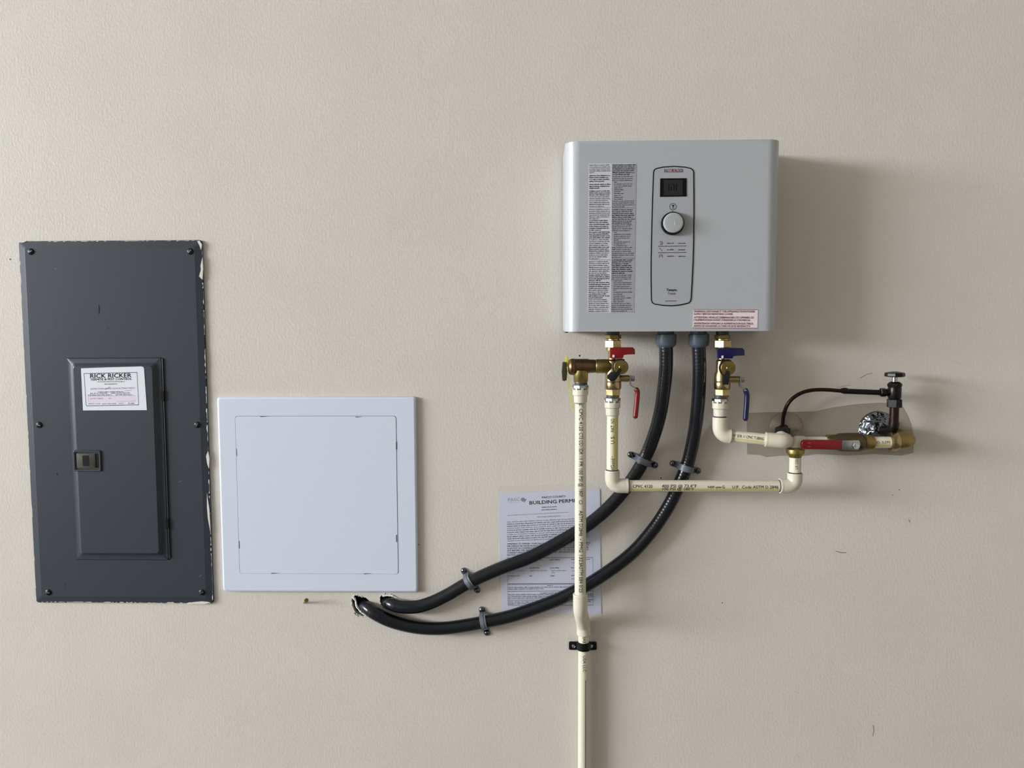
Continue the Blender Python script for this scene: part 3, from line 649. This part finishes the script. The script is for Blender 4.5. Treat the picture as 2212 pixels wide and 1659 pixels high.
kp = thing('cold_water_pipe', 'short cream CPVC cold water pipe sloping right from the blue valve', 'pipe', P(1556, 940, DV))
adapter(1556, 870, DV, kp)
xK = P(1556, 900, DV).x; DK = DV
part('pipe_stub', vrev(1556, [(898, 12.5), (904, 12.5)], DV, 32), M_gasket, kp, 'dark glue line')
cK = up(1556, 940, DV, xK); e1 = P(1579, 942, DV+.002); e2 = P(1703, 954, DV+.022); far = P(1684, 942, .003)
elbow(up(1556, 901.5, DV, xK), cK, e1, kp, .018, .0146); primer(e1, e2-e1, kp, RP+.0014)
kA, kB = e1-(e2-e1).normalized()*.01, e2; m3 = e1+(e2-e1)*.68; pipe('pipe', kA, m3, kp)
tdir = (e2-e1).normalized()
elbow(e1+(e2-e1)*.60, e2, Vector((e2.x-.004, e2.y+.034, e2.z+.002)), kp, .018, .0140)
pipe('pipe', Vector((e2.x-.004, e2.y+.030, e2.z+.002)), far, kp)
bm = NB(); f = oncyl(kA, m3, RP+.0004); write(bm, '3/4" SDR 11 CPVC TUBING', (1580.5, 943), (1649.5, 951.3), 6.2, f, 0, 5); part('lettering', bm, M_ink, kp, 'black pipe print', ang=0)
ystripe(kA, m3, (1581, 946.5), (1650, 955), 3.2, kp)

# ------------------------------------------------------------ ball valve, push-fit elbow
bv = thing('ball_valve', 'bronze ball valve with a long red lever, right end of the hot pipe', 'valve', P(1830, 955, DR))
part('body', hrev(955.5, [(1785, 14.5), (1787, 16), (1806, 17), (1812, 19.5), (1830, 20.5), (1852, 20.8), (1862, 19), (1866, 15)], DR, 28), M_vbody, bv)
part('end_nut', hrev(955.5, [(1784, 13), (1786, 16.5), (1806, 16.8), (1807, 14)], DR, 8, .3), M_obrass, bv, ang=25)
part('end_nut', hrev(956.5, [(1864, 14), (1866, 16.5), (1872, 17.5), (1883, 16.5), (1887, 13)], DR, 28), M_obrass, bv)
q = P(1847, 962, DR+.03); part('stem', rev(NB(), (q.x, -DR, q.z), (0, -1, 0), [(0, .008), (.028, .008)], 20), M_vbody, bv)
dl = DR+.030
part('lever_plate', slab([(1815, 952), (1856, 951), (1859, 960), (1855, 972), (1815, 971.5)], dl, dl+.0025, .0005), M_steel, bv)
part('lever_grip', slab([(1732, 958), (1733.5, 953.5), (1738, 950.6), (1820, 951.2), (1820, 971.8), (1738, 970.8), (1733.5, 967.5), (1732, 963.5)], dl-.002, dl+.005, .0022, 3), M_red, bv, 'red vinyl lever grip')
part('lever_nut', rev(NB(), (q.x, -dl-.002, q.z), (0, -1, 0), [(0, 8*mpp(dl)), (.004, 8*mpp(dl)), (.005, 6.8*mpp(dl)), (.005, 4*mpp(dl)), (.0075, 3.6*mpp(dl))], 6), M_chrome, bv, ang=25)
bm = NB(); quad(bm, onplane(dl+.0052), (1744, 956.5), (1752, 956.5), (1750, 957.5), (1746, 957.5)); quad(bm, onplane(dl+.0052), (1745, 964.5), (1751, 964.5), (1752, 965.4), (1744, 965.4)); part('embossed_mark', bm, M_inkf, bv, ang=0)

pe = thing('push_fit_elbow', 'yellow brass push-fit elbow turning into the wall at the far right', 'elbow', P(1955, 955, DR))
eA = Vector((P(1925, 952, DR).x, -DR, P(1925, 953.5, DR).z)); eC = Vector((P(1963, 952, DR).x, -DR, P(1963, 951, DR).z))
part('body', tube(NB(), bend(eA, eC, eC+Vector((0, DR-.002, 0)), .019, 12), .0172, 32), M_obrass, pe)
part('collar', rev(NB(), eA-Vector((.003, 0, 0)), (1, 0, 0), [(0, .0135), (.001, .0178), (.005, .0188), (.013, .0184), (.015, .0172)], 36), M_brass, pe)

# ------------------------------------------------------------ escutcheons, stop valve, supply tube
es1 = part('escutcheon', frev(1698, 925, .004, [(.001, 36), (.003, 35.6), (.0045, 33), (.008, 24), (.012, 16), (.013, 12)], 48), M_esc, None, loc=P(1698, 925, .001)); es1['label'] = 'round chrome escutcheon plate behind the cold pipe elbow'; es1['category'] = 'escutcheon'; es1['group'] = 'escutcheon plates'
bm = frev(1895, 927, .004, [(.001, 39), (.003, 38.6), (.007, 36), (.014, 28), (.019, 18), (.020, 12)], 48)
es2 = part('escutcheon', bm, M_foil, None, loc=P(1895, 927, .001), ang=60); es2['label'] = 'crinkled chrome escutcheon plate under the dark stop valve'; es2['category'] = 'escutcheon'; es2['group'] = 'escutcheon plates'

DS = .045
sv = thing('stop_valve', 'dark corroded stop valve with round handle, far right above brass elbow', 'valve', P(1931, 930, DS))
part('riser', vrev(1931.5, [(876, 9.6), (918, 9.6)], DS, 24), M_copper, sv, 'dark red copper riser')
nut(1932, 862, 880, 15.5, DS, M_blk, sv, 'compression_nut', 6, .2)
part('body', vrev(1932.5, [(834, 12), (838, 13.5), (858, 13.5), (863, 11)], DS, 24), M_blk, sv)
part('bonnet', vrev(1933, [(824.5, 9), (828, 14), (831, 15.2), (835, 14.5), (838, 11)], DS, 8, .2), M_blk, sv, ang=25)
part('stem', vrev(1932.5, [(812, 5.6), (826, 5.6)], DS, 16), M_steel, sv)
bm = vrev(1933, [(802.5, 6), (803.5, 12), (805, 19), (808, 20.2), (812.5, 20), (814, 17.5), (814.4, 6)], DS, 8, .39); part('handle', bm, M_blk, sv)
part('side_inlet', hrev(847.5, [(1901, 8), (1902.5, 9.5), (1912, 9.5), (1914, 8), (1925, 8)], DS, 6, .2), M_blk, sv, ang=25)
A_ = up(1931, 913, DS); B_ = P(1899, 930, .008)
part('elbow', tube(NB(), bend(A_, up(1931, 928, DS, A_.x), B_, .012, 8), .0098, 24), M_blk, sv)
st = thing('supply_tube', 'thin dark curved copper tube looping left from stop valve to the wall', 'tube', P(1693, 915, .02))
pth = [P(a, b, c) for a, b, c in ((1690, 922, .02), (1691, 912, .024), (1693, 897, .03), (1700, 876, .038), (1713, 860, .042), (1733, 848, .044), (1757, 842.5, DS), (1785, 842, DS), (1818, 844.5, DS))]
part('tube', tube(NB(), spline(pth, .004), .0037, 14), M_copper, st)
part('tube', tube(NB(), [P(1822, 845, DS), P(1903, 848, DS)], .0052, 16), M_blk, st)
part('coupling', hrev(844, [(1814, 3.5), (1817, 5.2), (1822, 6.5), (1828, 6.5), (1832, 5)], DS, 12), M_blk, st)
bm = NB(); bmesh.ops.create_icosphere(bm, subdivisions=3, radius=1)
from mathutils import noise as NZ
cq = P(1691, 931, .016)
for v in bm.verts: n_ = v.co.normalized(); v.co = cq+Vector((n_.x*.014, n_.y*.012, n_.z*.013))*(1+.35*NZ.noise(n_*2.2))
part('sealing_putty', bm, M_putty, st, 'lump of black putty at the wall')

# ------------------------------------------------------------ conduits
RC = .0132
def conduit(name, label, top, pts, parent_group, ph):
    t = thing(name, label, 'conduit', P(*top), parent_group)
    path = spline([P(*q) for q in pts], .0011)
    part('jacket', tube(NB(), path, RC, 22, rfun=lambda s: RC+.00011*max(-.3, sin(2*pi*s/.0066+ph))), M_jacket, t, None, ang=60)
    cx = pts[1][0]; d = pts[1][2]
    nut(cx-.5, 713, 724, 17.5, d, M_conn, t, 'lock_nut', 8, .3)
    part('compression_nut', vrev(cx, [(721, 20), (722.5, 22), (740, 22), (746, 20.5), (750, 16.5), (750.5, 14)], d, 16, .1), M_conn, t, None, ang=30)
    return t
W0 = RC+.0022
cA = conduit('conduit', 'upper black flexible conduit, from left gray connector to right-hand wall hole', (1439, 750, .05),
    [(1439, 735, .060), (1439, 750, .060), (1438.5, 800, .058), (1433, 850, .050), (1426, 893, .040), (1413, 940, .027), (1394, 987, W0), (1367, 1033, W0), (1330, 1080, W0), (1289, 1119, W0), (1241, 1152, W0), (1153, 1200, W0), (1080, 1228, W0), (1017, 1256, W0), (970, 1283, W0), (938, 1299, W0), (909, 1309, W0), (885, 1311.5, W0), (862, 1310, W0-.003), (848, 1306, .008), (838, 1302, -.006), (834, 1300, -.03)], 'black flexible conduits', 0)
cB = conduit('conduit', 'lower black flexible conduit, from right gray connector to left-hand wall hole', (1510, 750, .05),
    [(1509.5, 735, .060), (1509.5, 750, .060), (1511, 800, .058), (1509.5, 850, .050), (1506.5, 886, .042), (1500, 936, .027), (1485, 1002, W0), (1460, 1062, W0), (1440, 1100, W0), (1412, 1142, W0), (1370, 1190, W0), (1320, 1230, W0), (1266, 1264.5, W0), (1210, 1293, W0), (1153, 1315, W0), (1100, 1332, W0), (1047, 1343.5, W0), (1000, 1352, W0), (960, 1357, W0), (920, 1357, W0), (880, 1351.5, W0), (840, 1340, W0), (810, 1325, .014), (795, 1314, .006), (787, 1308, -.008), (782, 1305, -.03)], 'black flexible conduits', 1)
# white caulk in the broken holes
for pts in ([(763, 1290), (768, 1297), (770, 1308), (777, 1318), (786, 1326), (796, 1327)], [(826, 1287), (836, 1286), (848, 1287), (860, 1294), (872, 1298)]):
    part('caulk', tube(NB(), spline([P(a, b, .0005) for a, b in pts], .003), .0028, 10, rfun=lambda s: .0022+.0011*NZ.noise(Vector((s*160, 0, 0)))), M_caulk, wall, 'smear of white caulk in the hole')
bm = NB()
for c, h in HOLES:
    n = len(h)
    for i in range(n):
        for k in range(3):
            t = (i+random.random()); a = Vector(h[int(t) % n]); b = Vector(h[(int(t)+1) % n]); q = a+(b-a)*(t % 1); o_ = (q-Vector(c)).normalized()*random.uniform(-.5, 2.2)
            if q.x > c[0]+8: continue
            p_ = P(*(q+o_), .0004); bmesh.ops.create_icosphere(bm, subdivisions=1, radius=random.uniform(.0006, .0014), matrix=Matrix.Translation(p_))
part('plaster_crumbs', bm, M_caulk, wall, None, 'stuff', ang=60)
bm = NB()
for k in range(16):
    a = random.uniform(764, 782); b = 1325+random.uniform(-2, 5)+(a-764)*.1; bmesh.ops.create_icosphere(bm, subdivisions=1, radius=random.uniform(.0006, .0012), matrix=Matrix.Translation(P(a, b, .0004)))
part('plaster_crumbs', bm, M_inkg, wall, 'dark crumbs below the left hole', 'stuff', ang=60)

# ------------------------------------------------------------ straps
def strap(a, b, cxy, d, label, ridge):
    A, B = P(*a, .002), P(*b, .002); e1 = (B-A); L = e1.length; e1.normalize(); O_ = A.copy(); O_.y = 0
    C_ = P(*cxy, W0); hx = (C_-O_).dot(e1)
    t = thing('conduit_strap', label, 'strap', (A+B)/2, 'gray two-screw conduit straps')
    e2 = Vector((0, -1, 0)).cross(e1); Rr = RC+.0010; th = .0014; wdt = .0062
    mid = O_+e1*hx
    def sect(off, wd, nm, lbl=None):
        inner, outer = [], []
        def pt(s, h): return mid+e1*s+Vector((0, -h, 0))
        prof_i, prof_o = [], []
        prof_i.append((-hx+.002, .0008)); prof_o.append((-hx+.002, .0008+th))
        prof_i.append((-Rr-.001, .0008)); prof_o.append((-Rr-.001-th, .0008+th))
        for k in range(17):
            an = pi-pi*k/16
            prof_i.append((Rr*cos(an), W0+Rr*sin(an))); prof_o.append(((Rr+th+off)*cos(an), W0+(Rr+th+off)*sin(an)))
        prof_i.append((Rr+.001, .0008)); prof_o.append((Rr+.001+th, .0008+th))
        prof_i.append((L-hx-.002, .0008)); prof_o.append((L-hx-.002, .0008+th))
        bm = NB(); rows = []
        for (i0, i1), (o0, o1) in zip(prof_i, prof_o):
            rows.append([bm.verts.new(pt(i0, i1)+e2*wd), bm.verts.new(pt(o0, o1)+e2*wd), bm.verts.new(pt(o0, o1)-e2*wd), bm.verts.new(pt(i0, i1)-e2*wd)])
        for r0, r1 in zip(rows, rows[1:]):
            for k in range(4): bm.faces.new((r0[k], r0[(k+1) % 4], r1[(k+1) % 4], r1[k]))
        bm.faces.new(rows[0]); bm.faces.new(rows[-1][::-1])
        if nm == 'band':
            for E_ in (A, B): rev(bm, (E_.x, -.0008, E_.z), (0, -1, 0), [(0, .0064), (th, .0064)], 24)
        return part(nm, bm, M_strap, t, lbl)
    sect(0, wdt, 'band'); sect(.0008, .0016, 'ridge')
    for E_ in (A, B):
        s = part('screw', rev(NB(), (E_.x, -.0022, E_.z), (0, -1, 0), [(0, .0050), (.0012, .0048), (.0026, .0032), (.0032, .0013)], 20), M_sdark, t)
        part('screw_recess', box(NB(), (E_.x, -.0056, E_.z), (.0032, .0005, .0008), Matrix.Rotation(.6, 3, 'Y')), M_black, s)
strap((1362, 982), (1415, 1005), (1391, 994), 0, 'gray conduit strap on the upper conduit, just above the horizontal cream pipe', 0)
strap((1453, 1001), (1507.5, 1017), (1482, 1010), 0, 'gray conduit strap on the lower conduit, rightmost of the four straps', 0)
strap((1002, 1233), (1031, 1275), (1018, 1255), 0, 'gray conduit strap on the upper conduit, left of the permit', 1)
strap((1041, 1317), (1052, 1367), (1047, 1343.5), 0, 'gray conduit strap on the lower conduit, lowest of the four straps', 1)

pc = thing('pipe_clamp', 'black pipe clamp with two screws, holding the cream drain pipe to the wall', 'clamp', P(1259, 1395, .003))
part('plate', slab(rrect(P(1229, 1396, .003).x, P(1240, 1404, .003).z, P(1289, 1396, .003).x, P(1240, 1386.5, .003).z, .003), .0005, .0035, .0006, px=False), M_black, pc)
z_ = P(1259, 1404, .03).z; bm = NB(); rows = []
for k in range(21):
    an = -.25+(pi+.5)*k/20; cs, sn = cos(an), sin(an); row = []
    for rr_, dz in ((RP+.0003, .0085), (RP+.003, .0075), (RP+.003, -.0075), (RP+.0003, -.0085)): row.append(bm.verts.new((xB+rr_*cs, -DL-rr_*sn, z_+.003+dz)))
    rows.append(row)
for r0, r1 in zip(rows, rows[1:]):
    for k in range(4): bm.faces.new((r0[k], r0[(k+1) % 4], r1[(k+1) % 4], r1[k]))
bm.faces.new(rows[0]); bm.faces.new(rows[-1][::-1]); part('band', bm, M_black, pc)
for a, b in ((1239, 1396), (1277.5, 1396)):
    q = P(a, b, .004); s = part('screw', rev(NB(), (q.x, -.0035, q.z), (0, -1, 0), [(0, .0038), (.0012, .0034), (.0018, .0018)], 18), M_chrome, pc)
    part('screw_recess', box(NB(), (q.x, -.0054, q.z), (.0026, .0004, .0006)), M_black, s)

# ------------------------------------------------------------ building permit in its sleeve
pm = thing('permit_notice', 'white building permit sheet in a clear sleeve, taped behind the conduits', 'notice', P(1190, 1325, .001))
q5 = lambda x, y: (1060+x/5.35, 1030+y/5.35)
part('paper', slab([q5(95, 193), q5(700, 160), q5(1100, 146), q5(1250, 140), q5(1262, 150), q5(1268, 800), q5(1277, 1582), q5(900, 1578), q5(400, 1568), q5(122, 1562), q5(105, 900)], .0008, .0012), M_paper, pm, ang=0)
bm = slab([q5(75, 110), q5(700, 85), q5(1150, 78), q5(1262, 118), q5(1275, 400), q5(1285, 1640), q5(100, 1610)], .0014, .0016); part('sleeve', bm, M_sleeve, pm, 'clear plastic sleeve', ang=0)
s5 = onplane(.00135); bk, gr = NB(), NB()
write(bk, 'BUILDING PERMIT', q5(448, 322), q5(1018, 292), 7.4, s5, .035)
write(bk, 'PASCO COUNTY', q5(592, 250), q5(868, 236), 4.1, s5, .025)
write(gr, 'PASC', q5(202, 284), q5(335, 274), 6.6, s5); ringstrip(gr, [q5(200, 296), q5(330, 288)], .4, .0012, False)
c5 = Vector(q5(372, 262)); gr.faces.new([gr.verts.new(s5(c5+Vector((4.9*cos(k*pi/8), 3.9*sin(k*pi/8))))) for k in range(16)])
ringstrip(bk, [q5(368, 282), q5(388, 290), q5(412, 256)], 1, .0012, False)
for y0_ in (358, 388): scribble(bk, q5(588, y0_), q5(770, y0_-9), 2.2, s5, .6)
scribble(gr, q5(195, 450), q5(905, 411), 1.5, s5); scribble(gr, q5(540, 470), q5(820, 456), 2.2, s5)
for k in range(10): scribble(bk if k % 3 else gr, q5(188+k*.5, 530+k*24.2), q5(1145, 482+k*24.2), 2.5, s5, .45, 1.7)
for k, s in enumerate(('WARNING TO OWNER: YOUR FAILURE TO RECORD A NOTICE OF COMMENCEMENT', 'MAY RESULT IN YOUR PAYING TWICE FOR IMPROVEMENTS TO YOUR PROPERTY', 'A NOTICE OF COMMENCEMENT MUST BE RECORDED AND POSTED ON THE JOB', 'SITE BEFORE THE FIRST INSPECTION. IF YOU INTEND TO OBTAIN FINANCING', 'CONSULT WITH YOUR LENDER OR AN ATTORNEY BEFORE RECORDING YOUR', 'NOTICE OF COMMENCEMENT.')):
    write(bk, s, q5(190, 784+k*25.6), q5((1155, 1138, 1128, 1128, 1104, 560)[k], 772+k*25.6+(8 if k == 5 else 0)), 3.1, s5, .02)
for pts in ([q5(190, 938), q5(1180, 933), q5(1186, 1483), q5(202, 1487)],): ringstrip(bk, pts, 1.0, .0012)
for a, b in ((1235, 1232), (1244, 1240), (1323, 1318), (1426, 1420)): ringstrip(bk, [q5(196, a), q5(1184, b)], .9, .0012, False)
for x, y, l in ((210, 968, 60), (440, 966, 175), (683, 963, 120), (930, 961, 50), (1105, 960, 45), (445, 1058, 130), (688, 1058, 110), (930, 1056, 50), (205, 1150, 130), (445, 1150, 38), (688, 1150, 50), (930, 1146, 50)): scribble(bk, q5(x, y), q5(x+l, y-2), 2.2, s5, .6, 1.6)
for x, y, l in ((490, 990, 60), (940, 998, 40), (205, 1092, 200), (205, 1114, 60), (458, 1090, 200), (700, 1090, 178), (705, 1112, 40), (940, 1094, 40), (935, 1184, 40)): scribble(gr, q5(x, y), q5(x+l, y-2), 2.2, s5, .4, 1.7)
for x0_, x1_, y in ((655, 720, 1262), (203, 960, 1283), (203, 620, 1304), (570, 860, 1350), (203, 1180, 1368), (203, 1180, 1388), (203, 780, 1408), (203, 1170, 1452), (203, 560, 1474)): scribble(bk, q5(x0_, y), q5(x1_, y-6), 2.2, s5, .5, 1.6)
part('lettering', bk, M_ink, pm, 'black permit text', 'stuff', ang=0); part('lettering', gr, M_inkf, pm, 'gray permit text and logo', 'stuff', ang=0)

# ------------------------------------------------------------ wall anchor below the access panel
an_ = thing('wall_screw', 'small loose brass screw in the wall below the access panel', 'screw', P(660, 1298, 0))
A_ = P(657, 1302, 0); B_ = P(662, 1297, .026)
part('shank', tube(NB(), [A_, B_], .0018, 12, rfun=lambda s: .0019), M_obrass, an_)
dv = (B_-A_).normalized(); part('head', rev(NB(), B_-dv*.003, dv, [(0, .002), (.0025, .0045), (.003, .0044), (.003, .0024), (.002, .002)], 20), M_obrass, an_)
